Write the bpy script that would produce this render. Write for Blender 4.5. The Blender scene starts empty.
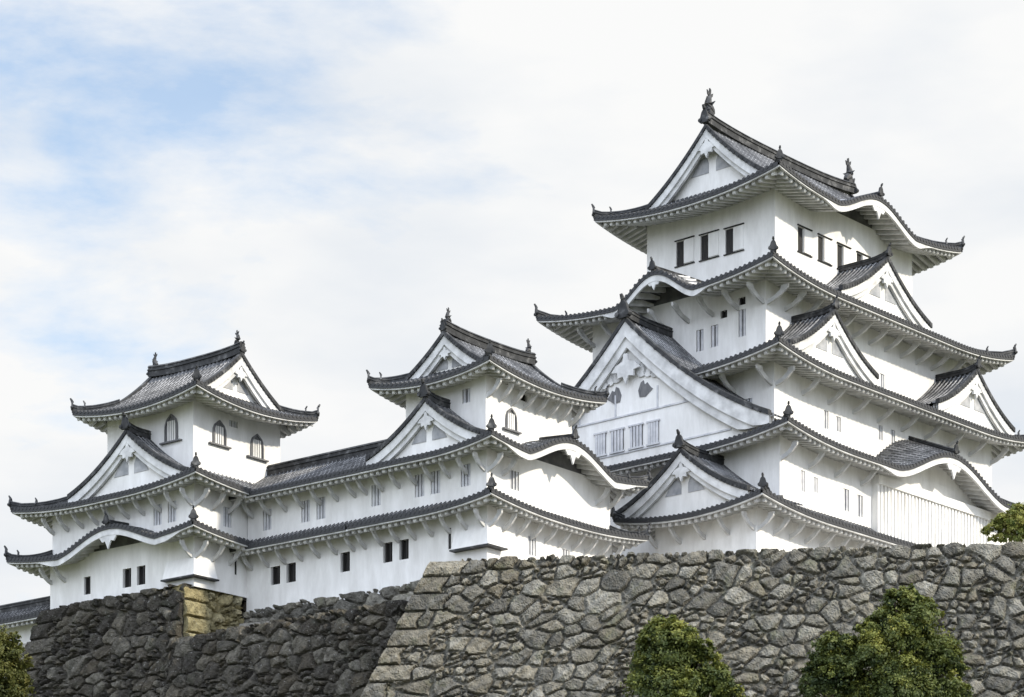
import bpy, math, random
import numpy as np
from mathutils import Vector

random.seed(7)
rng = np.random.default_rng(11)
scene = bpy.context.scene
COL = scene.collection
R = math.radians
PI = math.pi

# ------------------------------------------------------------------ camera, sky, sun, exposure
CAM = np.array((0.0, 0.0, 1.6))
HEAD = 0.6743485                                    # the camera looks this far to the left of +Y
cd = bpy.data.cameras.new("camera")
cam = bpy.data.objects.new("camera", cd)
COL.objects.link(cam)
cam.location = CAM
cam.rotation_euler = (R(90), 0, HEAD)
cd.sensor_width = 36
cd.lens = 2487 / 1024 * 36
cd.shift_y = 751.5 / 1024
cd.clip_start = 0.5
cd.clip_end = 20000
scene.camera = cam

SUN_AZ, SUN_EL = R(9), R(30)                        # azimuth measured from +X towards +Y
w = bpy.data.worlds.new("World")
scene.world = w
w.use_nodes = True
nt = w.node_tree
nt.nodes.clear()
def N(tree, t, **kw):
    n = tree.nodes.new(t)
    for k, v in kw.items():
        setattr(n, k, v)
    return n
def math_node(tree, op, a, b=None, clamp=False):
    n = N(tree, 'ShaderNodeMath', operation=op)
    n.use_clamp = clamp
    for i, v in enumerate((a, b)):
        if v is None:
            continue
        if isinstance(v, (int, float)):
            n.inputs[i].default_value = v
        else:
            tree.links.new(v, n.inputs[i])
    return n.outputs[0]
def ramp(tree, src, stops, interp='LINEAR'):
    n = N(tree, 'ShaderNodeValToRGB')
    n.color_ramp.interpolation = interp
    el = n.color_ramp.elements
    while len(el) > 1:
        el.remove(el[-1])
    for i, (p, c) in enumerate(stops):
        e = el[0] if i == 0 else el.new(p)
        e.position = p
        e.color = (*c, 1) if len(c) == 3 else c
    tree.links.new(src, n.inputs[0])
    return n.outputs[0]
def mixc(tree, fac, a, b):
    n = N(tree, 'ShaderNodeMix', data_type='RGBA')
    for i, v in ((0, fac), (6, a), (7, b)):
        if isinstance(v, (int, float)):
            n.inputs[i].default_value = v
        elif isinstance(v, tuple):
            n.inputs[i].default_value = (*v, 1)
        else:
            tree.links.new(v, n.inputs[i])
    return n.outputs[2]

sky = N(nt, 'ShaderNodeTexSky', sky_type='NISHITA')
sky.sun_disc = False
sky.sun_elevation = SUN_EL
sky.sun_rotation = R(90) - SUN_AZ
sky.air_density = 1.0
sky.dust_density = 1.5
tc = N(nt, 'ShaderNodeTexCoord')
mp = N(nt, 'ShaderNodeMapping')
mp.inputs['Scale'].default_value = (4.5, 4.5, 13)
mp.inputs['Rotation'].default_value = (0.10, 0.12, 0.4)
nt.links.new(tc.outputs['Generated'], mp.inputs[0])
nz = N(nt, 'ShaderNodeTexNoise')
nz.inputs['Scale'].default_value = 2.0
nz.inputs['Detail'].default_value = 7
nz.inputs['Roughness'].default_value = 0.58
nz.inputs['Distortion'].default_value = 0.15
nt.links.new(mp.outputs[0], nz.inputs['Vector'])
# the clear stretch of sky lies to the upper left: thinner cloud around that direction
dirv = Vector((-math.sin(HEAD) - 0.160 * math.cos(HEAD), math.cos(HEAD) - 0.160 * math.sin(HEAD), 0.432)).normalized()
dp = N(nt, 'ShaderNodeVectorMath', operation='DOT_PRODUCT')
nt.links.new(tc.outputs['Generated'], dp.inputs[0])
dp.inputs[1].default_value = dirv
mr = N(nt, 'ShaderNodeMapRange')
mr.inputs[1].default_value = 0.988
mr.inputs[2].default_value = 1.0
nt.links.new(dp.outputs['Value'], mr.inputs[0])
gap = math_node(nt, 'MULTIPLY', mr.outputs[0], 0.32)
dens = math_node(nt, 'SUBTRACT', nz.outputs['Fac'], gap)
cover = ramp(nt, dens, [(0.10, (0.45,) * 3), (0.25, (0.80,) * 3), (0.37, (1.0,) * 3)])
nz2 = N(nt, 'ShaderNodeTexNoise')
nz2.inputs['Scale'].default_value = 1.6
nz2.inputs['Detail'].default_value = 5
nt.links.new(mp.outputs[0], nz2.inputs['Vector'])
cloudc = ramp(nt, nz2.outputs['Fac'], [(0.34, (8.0, 8.4, 8.9)), (0.60, (9.6, 9.63, 9.6))])
skyb = N(nt, 'ShaderNodeMix', data_type='RGBA', blend_type='MULTIPLY')
skyb.inputs[0].default_value = 1
nt.links.new(sky.outputs[0], skyb.inputs[6])
skyb.inputs[7].default_value = (1.15, 1.95, 2.35, 1)
# added cloud glow, high and aside from the sun, fills the shaded walls
sd = N(nt, 'ShaderNodeVectorMath', operation='DOT_PRODUCT')
nt.links.new(tc.outputs['Generated'], sd.inputs[0])
sd.inputs[1].default_value = (math.cos(R(52)) * math.cos(SUN_AZ - R(68)), math.cos(R(52)) * math.sin(SUN_AZ - R(68)), math.sin(R(52)))
glow = N(nt, 'ShaderNodeMapRange', interpolation_type='SMOOTHSTEP')
glow.inputs[1].default_value = 0.05
glow.inputs[2].default_value = 0.95
glow.inputs[3].default_value = 1.0
glow.inputs[4].default_value = 2.85
nt.links.new(sd.outputs['Value'], glow.inputs[0])
cg = N(nt, 'ShaderNodeVectorMath', operation='SCALE')
tint = mixc(nt, math_node(nt, 'SUBTRACT', glow.outputs[0], 1.0, True), (1.0, 1.0, 1.0), (0.90, 0.965, 1.12))
ct = N(nt, 'ShaderNodeVectorMath', operation='MULTIPLY')
nt.links.new(cloudc, ct.inputs[0])
nt.links.new(tint, ct.inputs[1])
nt.links.new(ct.outputs[0], cg.inputs[0])
nt.links.new(glow.outputs[0], cg.inputs['Scale'])
skyc = mixc(nt, cover, skyb.outputs[2], cg.outputs[0])
bg = N(nt, 'ShaderNodeBackground')
bg.inputs['Strength'].default_value = 0.10
nt.links.new(skyc, bg.inputs[0])
wo = N(nt, 'ShaderNodeOutputWorld')
nt.links.new(bg.outputs[0], wo.inputs[0])

sl = bpy.data.lights.new("sun", 'SUN')
sl.energy = 4.8
sl.angle = R(2.5)
sl.color = (1.0, 0.91, 0.76)
sun = bpy.data.objects.new("sun", sl)
COL.objects.link(sun)
sdir = Vector((math.cos(SUN_EL) * math.cos(SUN_AZ), math.cos(SUN_EL) * math.sin(SUN_AZ), math.sin(SUN_EL)))
sun.rotation_euler = sdir.to_track_quat('Z', 'Y').to_euler()
sun.location = (0, 0, 120)

vs = scene.view_settings
vs.view_transform = 'Standard'
vs.look = 'None'
vs.exposure = 0.0
vs.gamma = 1.0
vs.use_curve_mapping = False

# ------------------------------------------------------------------ materials
def material(name, rough=0.85):
    m = bpy.data.materials.new(name)
    m.use_nodes = True
    t = m.node_tree
    b = t.nodes['Principled BSDF']
    b.inputs['Roughness'].default_value = rough
    b.inputs['Specular IOR Level'].default_value = 0.3
    return m, t, b
def noise(t, scale, detail=4, vec=None, rough=0.55):
    n = N(t, 'ShaderNodeTexNoise')
    n.inputs['Scale'].default_value = scale
    n.inputs['Detail'].default_value = detail
    n.inputs['Roughness'].default_value = rough
    if vec is not None:
        t.links.new(vec, n.inputs['Vector'])
    return n.outputs['Fac']
def scaled(t, sx, sy, sz, kind='Object'):
    c = N(t, 'ShaderNodeTexCoord')
    m = N(t, 'ShaderNodeMapping')
    m.inputs['Scale'].default_value = (sx, sy, sz)
    t.links.new(c.outputs[kind], m.inputs[0])
    return m.outputs[0]
def bump(t, b, h, strength=0.4, dist=0.05):
    n = N(t, 'ShaderNodeBump')
    n.inputs['Strength'].default_value = strength
    n.inputs['Distance'].default_value = dist
    t.links.new(h, n.inputs['Height'])
    t.links.new(n.outputs[0], b.inputs['Normal'])

M = {}
m, t, b = material('white_plaster', 0.9)             # lime plaster with faint rain streaks
st = noise(t, 1.0, 6, scaled(t, 1.3, 1.3, 0.35), 0.65)
bl = noise(t, 0.45, 4, scaled(t, 1, 1, 1))
f = math_node(t, 'MULTIPLY', ramp(t, st, [(0.34, (0.0,) * 3), (0.62, (1,) * 3)]), ramp(t, bl, [(0.3, (0.55,) * 3), (0.6, (1,) * 3)]))
t.links.new(mixc(t, f, (0.63, 0.62, 0.59), (0.78, 0.772, 0.745)), b.inputs['Base Color'])
bump(t, b, noise(t, 5, 4, scaled(t, 1, 1, 1)), 0.15, 0.02)
M['plaster'] = m
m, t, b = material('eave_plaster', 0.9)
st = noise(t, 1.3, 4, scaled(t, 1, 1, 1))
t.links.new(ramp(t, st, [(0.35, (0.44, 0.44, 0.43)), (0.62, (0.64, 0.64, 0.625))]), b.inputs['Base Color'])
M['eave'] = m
m, t, b = material('soffit_shade', 0.9)  # under-eave shade put into the colour of a white plastered soffit
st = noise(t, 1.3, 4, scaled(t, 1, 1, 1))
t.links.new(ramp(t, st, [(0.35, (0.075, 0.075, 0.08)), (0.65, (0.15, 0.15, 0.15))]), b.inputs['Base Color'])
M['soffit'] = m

m, t, b = material('roof_tile', 0.62)                # grey tiles, rolls pointed with white plaster
uv = N(t, 'ShaderNodeUVMap')
sp = N(t, 'ShaderNodeSeparateXYZ')
t.links.new(uv.outputs[0], sp.inputs[0])
fu = math_node(t, 'FRACT', sp.outputs[0])
fv = math_node(t, 'FRACT', sp.outputs[1])
e1 = math_node(t, 'LESS_THAN', math_node(t, 'ABSOLUTE', math_node(t, 'SUBTRACT', fu, 0.02)), 0.055)
e2 = math_node(t, 'LESS_THAN', math_node(t, 'ABSOLUTE', math_node(t, 'SUBTRACT', fu, 0.40)), 0.055)
e3 = math_node(t, 'MULTIPLY', math_node(t, 'LESS_THAN', fv, 0.16), math_node(t, 'LESS_THAN', fu, 0.42))
line = math_node(t, 'MAXIMUM', math_node(t, 'MAXIMUM', e1, e2), e3)
wear = noise(t, 0.8, 5, scaled(t, 1, 1, 1))
line = math_node(t, 'MULTIPLY', line, ramp(t, wear, [(0.38, (0.12,) * 3), (0.66, (0.85,) * 3)]))
tcell = N(t, 'ShaderNodeTexWhiteNoise')
cmb = N(t, 'ShaderNodeCombineXYZ')
t.links.new(math_node(t, 'FLOOR', sp.outputs[0]), cmb.inputs[0])
t.links.new(math_node(t, 'FLOOR', sp.outputs[1]), cmb.inputs[1])
t.links.new(cmb.outputs[0], tcell.inputs[0])
base = ramp(t, tcell.outputs[0], [(0.0, (0.020, 0.021, 0.022)), (0.6, (0.040, 0.041, 0.043)), (1.0, (0.085, 0.086, 0.086))])
t.links.new(mixc(t, line, base, (0.34, 0.34, 0.34)), b.inputs['Base Color'])
M['tile'] = m
m, t, b = material('ridge_tile', 0.6)
rn = noise(t, 2.2, 5, scaled(t, 1, 1, 1))
t.links.new(ramp(t, rn, [(0.35, (0.016, 0.017, 0.018)), (0.56, (0.036, 0.037, 0.038)), (0.74, (0.14, 0.14, 0.138))]), b.inputs['Base Color'])
M['ridge'] = m
m, t, b = material('bronze_dark', 0.55)
rn = noise(t, 4, 4, scaled(t, 1, 1, 1))
t.links.new(ramp(t, rn, [(0.3, (0.015, 0.016, 0.018)), (0.7, (0.06, 0.06, 0.06))]), b.inputs['Base Color'])
M['ornament'] = m
m, t, b = material('dark_wood', 0.7)
rn = noise(t, 2, 4, scaled(t, 6, 6, 0.8))
t.links.new(ramp(t, rn, [(0.3, (0.010, 0.010, 0.011)), (0.7, (0.035, 0.033, 0.03))]), b.inputs['Base Color'])
M['wood'] = m
m, t, b = material('grey_wood', 0.8)
rn = noise(t, 2, 4, scaled(t, 6, 6, 0.8))
t.links.new(ramp(t, rn, [(0.3, (0.09, 0.09, 0.095)), (0.7, (0.19, 0.19, 0.19))]), b.inputs['Base Color'])
M['grey_wood'] = m
m, t, b = material('gable_grey', 0.8)
rn = noise(t, 1.5, 5, scaled(t, 1, 1, 1))
t.links.new(ramp(t, rn, [(0.3, (0.20, 0.21, 0.22)), (0.7, (0.42, 0.42, 0.42))]), b.inputs['Base Color'])
M['gable_grey'] = m
m, t, b = material('grey_lattice', 0.8)
rn = noise(t, 2, 4, scaled(t, 1, 1, 1))
t.links.new(ramp(t, rn, [(0.3, (0.40, 0.41, 0.43)), (0.7, (0.60, 0.60, 0.60))]), b.inputs['Base Color'])
M['lattice'] = m

def stone_material(name, cols, moss):
    m, t, b = material(name, 0.92)
    a = N(t, 'ShaderNodeAttribute')
    a.attribute_name = 'stone'
    s3 = N(t, 'ShaderNodeSeparateColor')
    t.links.new(a.outputs['Color'], s3.inputs[0])
    c = ramp(t, s3.outputs[0], [(i / (len(cols) - 1), k) for i, k in enumerate(cols)])
    c = mixc(t, ramp(t, s3.outputs[1], [(0.45, (0,) * 3), (1.0, (0.40,) * 3)]), c, tuple(x * y for x, y in zip(cols[2], (1.12, 1.0, 0.78))))
    v = scaled(t, 1, 1, 1)
    n1 = noise(t, 2.6, 7, v, 0.68)
    c = mixc(t, ramp(t, n1, [(0.34, (0.75,) * 3), (0.62, (0,) * 3)]), c, tuple(0.35 * x for x in cols[0]))
    n2 = noise(t, 1.1, 6, v, 0.65)
    c = mixc(t, ramp(t, n2, [(0.54, (0,) * 3), (0.70, (0.6,) * 3)]), c, moss)
    n3 = noise(t, 6, 4, v, 0.7)
    c = mixc(t, ramp(t, n3, [(0.60, (0,) * 3), (0.72, (0.55,) * 3)]), c, (0.40, 0.40, 0.37))
    t.links.new(c, b.inputs['Base Color'])
    bump(t, b, noise(t, 3.8, 8, v, 0.72), 0.95, 0.2)
    return m
M['stone_grey'] = stone_material('grey_stone', [(0.105, 0.10, 0.085), (0.165, 0.158, 0.134), (0.23, 0.219, 0.183), (0.34, 0.325, 0.275)], (0.105, 0.11, 0.065))
M['stone_shaded'] = stone_material('shaded_stone', [(0.034, 0.030, 0.024), (0.060, 0.054, 0.043), (0.093, 0.085, 0.068), (0.155, 0.144, 0.117)], (0.045, 0.048, 0.032))  # wall stone darkened: the shade on these faces is in the colour
M['stone_sunlit'] = stone_material('sunlit_stone', [(0.22, 0.19, 0.095), (0.31, 0.27, 0.145), (0.38, 0.34, 0.20), (0.50, 0.46, 0.31)], (0.16, 0.14, 0.07))  # base stone yellowed: the sunlight on its end is in the colour

m, t, b = material('earth', 0.95)
v = scaled(t, 1, 1, 1)
n1 = noise(t, 0.15, 8, v, 0.6)
c = ramp(t, n1, [(0.35, (0.05, 0.07, 0.025)), (0.5, (0.09, 0.10, 0.045)), (0.65, (0.17, 0.15, 0.11))])
t.links.new(c, b.inputs['Base Color'])
bump(t, b, noise(t, 1.5, 6, v), 0.5, 0.1)
M['earth'] = m
m, t, b = material('gravel', 0.95)
n1 = noise(t, 3, 8, scaled(t, 1, 1, 1), 0.7)
t.links.new(ramp(t, n1, [(0.35, (0.2, 0.19, 0.17)), (0.65, (0.36, 0.34, 0.3))]), b.inputs['Base Color'])
M['gravel'] = m
def leaf_material(name, cols):
    m, t, b = material(name, 0.6)
    a = N(t, 'ShaderNodeAttribute')
    a.attribute_name = 'leaf'
    s3 = N(t, 'ShaderNodeSeparateColor')
    t.links.new(a.outputs['Color'], s3.inputs[0])
    c = ramp(t, s3.outputs[0], [(i / (len(cols) - 1), k) for i, k in enumerate(cols)])
    t.links.new(c, b.inputs['Base Color'])
    tr = N(t, 'ShaderNodeBsdfTranslucent')
    t.links.new(c, tr.inputs['Color'])
    mx = N(t, 'ShaderNodeMixShader')
    mx.inputs[0].default_value = 0.22
    out = t.nodes['Material Output']
    t.links.new(b.outputs[0], mx.inputs[1])
    t.links.new(tr.outputs[0], mx.inputs[2])
    t.links.new(mx.outputs[0], out.inputs[0])
    return m
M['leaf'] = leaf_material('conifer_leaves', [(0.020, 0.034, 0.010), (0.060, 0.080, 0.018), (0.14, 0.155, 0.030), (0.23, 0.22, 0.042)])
M['leaf_olive'] = leaf_material('olive_leaves', [(0.03, 0.04, 0.010), (0.06, 0.07, 0.016), (0.11, 0.11, 0.025), (0.17, 0.15, 0.04)])
M['leaf_pale'] = leaf_material('pale_leaves', [(0.05, 0.075, 0.012), (0.12, 0.14, 0.025), (0.22, 0.22, 0.05), (0.30, 0.28, 0.09)])
m, t, b = material('bark', 0.9)
n1 = noise(t, 3, 6, scaled(t, 2, 2, 0.5))
t.links.new(ramp(t, n1, [(0.3, (0.04, 0.03, 0.022)), (0.7, (0.12, 0.095, 0.07))]), b.inputs['Base Color'])
M['bark'] = m

# ------------------------------------------------------------------ mesh helpers
SC = [1.0]                                            # metres per drawing unit of the thing being built
class MB:
    def __init__(s):
        s.v, s.f, s.uv = [], [], []
    def add(s, verts, faces, uv=None):
        o = len(s.v)
        s.v.extend(verts)
        s.f.extend([tuple(i + o for i in q) for q in faces])
        s.uv.extend(uv if uv is not None else [(0.6, 0.6)] * len(verts))
    def grid(s, P, UV=None):
        n, k = P.shape[:2]
        o = len(s.v)
        s.v.extend(map(tuple, P.reshape(-1, 3).tolist()))
        s.uv.extend(map(tuple, UV.reshape(-1, 2).tolist()) if UV is not None else [(0.6, 0.6)] * (n * k))
        I = np.arange(n * k).reshape(n, k) + o
        q = np.stack([I[:-1, :-1], I[1:, :-1], I[1:, 1:], I[:-1, 1:]], -1).reshape(-1, 4)
        s.f.extend(map(tuple, q.tolist()))
    def hexa(s, p):
        s.add(p, [(0, 3, 2, 1), (4, 5, 6, 7), (0, 1, 5, 4), (1, 2, 6, 5), (2, 3, 7, 6), (3, 0, 4, 7)])
    def box(s, x0, x1, y0, y1, z0, z1):
        s.hexa([(x0, y0, z0), (x1, y0, z0), (x1, y1, z0), (x0, y1, z0), (x0, y0, z1), (x1, y0, z1), (x1, y1, z1), (x0, y1, z1)])
    def prism(s, poly, ext):
        n = len(poly)
        q = [tuple(np.add(p, ext)) for p in poly]
        s.add([tuple(p) for p in poly] + q, [tuple(range(n))[::-1], tuple(range(n, 2 * n))] + [(i, (i + 1) % n, (i + 1) % n + n, i + n) for i in range(n)])
    def sweep(s, path, cs, close=True, side=None):
        path = [Vector(p) for p in path]
        n = len(cs)
        vs_ = []
        for i, p in enumerate(path):
            tg = path[min(i + 1, len(path) - 1)] - path[max(i - 1, 0)]
            sd = Vector(side) if side is not None else Vector((tg.y, -tg.x, 0)).normalized()
            c = cs(i / (len(path) - 1)) if callable(cs) else cs
            n = len(c)
            for a, u in c:
                q = p + sd * a + Vector((0, 0, u))
                vs_.append(tuple(q))
        fs = []
        for i in range(len(path) - 1):
            for k in range(n):
                fs.append((i * n + k, i * n + (k + 1) % n, (i + 1) * n + (k + 1) % n, (i + 1) * n + k))
        fs += [tuple(range(n)), tuple(range((len(path) - 1) * n, len(path) * n))]
        s.add(vs_, fs)
    def tube(s, path, rad, n=7):
        path = [Vector(p) for p in path]
        vs_, fs = [], []
        for i, p in enumerate(path):
            tg = (path[min(i + 1, len(path) - 1)] - path[max(i - 1, 0)]).normalized()
            up = Vector((0, 0, 1)) if abs(tg.z) < 0.9 else Vector((1, 0, 0))
            a = tg.cross(up).normalized()
            c = a.cross(tg)
            for k in range(n):
                an = 2 * PI * k / n
                vs_.append(tuple(p + (a * math.cos(an) + c * math.sin(an)) * rad[i]))
        for i in range(len(path) - 1):
            for k in range(n):
                fs.append((i * n + k, i * n + (k + 1) % n, (i + 1) * n + (k + 1) % n, (i + 1) * n + k))
        fs += [tuple(range(n)), tuple(range((len(path) - 1) * n, len(path) * n))]
        s.add(vs_, fs)
    def data(s, name, mat):
        me = bpy.data.meshes.new(name)
        k = SC[0]
        me.from_pydata([(x * k, y * k, z * k) for x, y, z in s.v], [], s.f)
        me.materials.append(mat)
        if mat is M['tile']:
            ul = me.uv_layers.new(name='UVMap')
            li = np.empty(len(me.loops), dtype=np.int32)
            me.loops.foreach_get('vertex_index', li)
            ul.data.foreach_set('uv', np.array(s.uv, dtype=np.float32)[li].ravel())
        me.update()
        return me
    def build(s, name, mat, parent=None):
        o = bpy.data.objects.new(name, s.data(name, mat))
        COL.objects.link(o)
        if parent is not None:
            o.parent = parent
        return o
def recalc(o):
    import bmesh
    bm = bmesh.new()
    bm.from_mesh(o.data)
    bmesh.ops.recalc_face_normals(bm, faces=bm.faces)
    bm.to_mesh(o.data)
    bm.free()
def smooth(o):
    o.data.polygons.foreach_set('use_smooth', [True] * len(o.data.polygons))
def tag(o, label, cat, group=None):
    o['label'] = label
    o['category'] = cat
    if group:
        o['group'] = group
def thing(name, label, cat, loc, rz=0, group=None):
    o = bpy.data.objects.new(name, None)
    o.empty_display_size = 1
    COL.objects.link(o)
    o.location = loc
    o.rotation_euler = (0, 0, rz)
    tag(o, label, cat, group)
    return o
def structure(o):
    o['kind'] = 'structure'
    return o

# ------------------------------------------------------------------ castle pieces
PITCH = 0.34
class Side:
    """One side of a rectangle seen from outside: p runs along the eave, d inwards, z up."""
    def __init__(s, rect, k):
        x0, x1, y0, y1 = rect
        s.k = k
        if k == 'F': s.O, s.a, s.n, s.L = (x0, y0), (1, 0), (0, 1), x1 - x0
        if k == 'R': s.O, s.a, s.n, s.L = (x1, y0), (0, 1), (-1, 0), y1 - y0
        if k == 'B': s.O, s.a, s.n, s.L = (x1, y1), (-1, 0), (0, -1), x1 - x0
        if k == 'L': s.O, s.a, s.n, s.L = (x0, y1), (0, -1), (1, 0), y1 - y0
        s.O, s.a, s.n = np.array(s.O, float), np.array(s.a, float), np.array(s.n, float)
        s.prev = {'F': 'L', 'R': 'F', 'B': 'R', 'L': 'B'}[k]
        s.next = {'F': 'R', 'R': 'B', 'B': 'L', 'L': 'F'}[k]
    def P(s, p, d, z):
        q = s.O + s.a * p + s.n * d
        return (q[0], q[1], z)
    def PA(s, p, d, z):
        p, d, z = np.broadcast_arrays(p, d, z)
        return np.stack([s.O[0] + s.a[0] * p + s.n[0] * d, s.O[1] + s.a[1] * p + s.n[1] * d, z], -1)
    def p_of(s, c):
        return {'F': c - s.O[0], 'R': c - s.O[1], 'B': s.O[0] - c, 'L': s.O[1] - c}[s.k]

FR = np.array((0.0, 0.09, 0.20, 0.31, 0.40, 0.70))    # one tile: the roll, then the pan
FH = np.array((0.0, 0.065, 0.09, 0.065, 0.0, -0.015))
def tile_cols(p0, p1):
    k0, k1 = math.floor(p0 / PITCH), math.ceil(p1 / PITCH)
    p = (np.arange(k0, k1 + 1)[:, None] + FR[None]).ravel() * PITCH
    h = np.tile(FH, k1 - k0 + 1)
    ok = (p > p0 + 1e-4) & (p < p1 - 1e-4)
    return np.concatenate([[p0], p[ok], [p1]]), np.concatenate([[0], h[ok], [0]])

def gap_dist(r0, r1):
    """distance of rect r1 inside rect r0, per side"""
    return {'L': r1[0] - r0[0], 'R': r0[1] - r1[1], 'F': r1[2] - r0[2], 'B': r0[3] - r1[3]}

RIDGE_CS = [(-0.16, -0.15), (-0.16, 0.10), (-0.21, 0.12), (-0.21, 0.17), (-0.15, 0.19), (-0.15, 0.27), (-0.19, 0.29), (-0.10, 0.38), (0.10, 0.38), (0.19, 0.29), (0.15, 0.27), (0.15, 0.19), (0.21, 0.17), (0.21, 0.12), (0.16, 0.10), (0.16, -0.15)]
def ridge_cs(s):
    return [(a * s, u * s) for a, u in RIDGE_CS]

def end_tile(parent, pos, dirv_, s=1.0, name='end_tile'):
    """demon tile that closes a ridge: shield, two scrolls and a horn leaning outwards"""
    d = Vector((dirv_[0], dirv_[1], 0)).normalized()
    sd = Vector((d.y, -d.x, 0))
    p = Vector(pos)
    mb = MB()
    prof = [(-0.30, -0.22), (-0.34, 0.0), (-0.26, 0.22), (-0.20, 0.42), (-0.10, 0.55), (0, 0.60), (0.10, 0.55), (0.20, 0.42), (0.26, 0.22), (0.34, 0.0), (0.30, -0.22)]
    mb.prism([tuple(p + sd * (a * s) + Vector((0, 0, u * s))) for a, u in prof], tuple(d * (0.16 * s)))
    mb.tube([p + d * 0.05 * s + Vector((0, 0, 0.45 * s)), p + d * 0.14 * s + Vector((0, 0, 0.66 * s)), p + d * 0.26 * s + Vector((0, 0, 0.84 * s))], [0.14 * s, 0.11 * s, 0.07 * s], 7)
    for q in (-1, 1):
        mb.tube([p + sd * (0.30 * q * s) + Vector((0, 0, -0.05 * s)) - d * 0.02, p + sd * (0.30 * q * s) + Vector((0, 0, -0.05 * s)) + d * 0.22 * s], [0.15 * s, 0.12 * s], 8)
    return mb.build(name, M['ridge'], parent)

def fish(parent, pos, dirv_, s=1.0):
    """dolphin-fish roof finial: head biting the ridge, body arching up into a forked tail"""
    d = Vector((dirv_[0], dirv_[1], 0)).normalized()   # outward
    sd = Vector((d.y, -d.x, 0))
    p = Vector(pos)
    def q(o, u):
        return p + d * (o * s) + Vector((0, 0, u * s))
    mb = MB()
    body = [(-0.42, 0.10), (-0.20, 0.28), (0.06, 0.48), (0.20, 0.80), (0.16, 1.08), (0.04, 1.32), (-0.02, 1.50), (0.02, 1.62)]
    mb.tube([q(*x) for x in body], [0.22 * s, 0.34 * s, 0.38 * s, 0.34 * s, 0.27 * s, 0.20 * s, 0.15 * s, 0.10 * s], 9)
    mb.box(*(lambda c: (c.x - 0.28 * s, c.x + 0.28 * s, c.y - 0.28 * s, c.y + 0.28 * s, c.z - 0.25 * s, c.z + 0.25 * s))(q(0, 0.1)))
    for tail in ([(-0.05, 1.35), (0.05, 1.65), (0.36, 1.92), (0.30, 1.62), (0.12, 1.38)], [(-0.12, 1.4), (-0.16, 2.02), (0.02, 2.12), (0.14, 1.5)], [(0.02, 1.38), (-0.10, 1.62), (-0.42, 1.80), (-0.34, 1.50), (-0.12, 1.32)]):
        mb.prism([tuple(q(*x) - sd * 0.05 * s) for x in tail], tuple(sd * 0.10 * s))
    for k in range(4):                                  # back fin
        a = [(0.40 + 0.02 * k, 0.55 + k * 0.2), (0.66 - 0.10 * k, 0.78 + k * 0.2), (0.32 - 0.05 * k, 0.80 + k * 0.2)]
        mb.prism([tuple(q(*x) - sd * 0.04 * s) for x in a], tuple(sd * 0.08 * s))
    for e in (-1, 1):                                   # side fins
        c = q(0.02, 0.6)
        mb.prism([tuple(c + sd * (0.25 * e * s)), tuple(c + sd * (0.62 * e * s) + Vector((0, 0, 0.30 * s))), tuple(c + sd * (0.22 * e * s) + Vector((0, 0, 0.30 * s)))], tuple(d * 0.06 * s))
    return mb.build('fish_ornament', M['ornament'], parent)

def bell(q):
    q = np.clip(np.abs(q), 0, 1)
    return (0.5 + 0.5 * np.cos(PI * q)) ** 0.92

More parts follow.
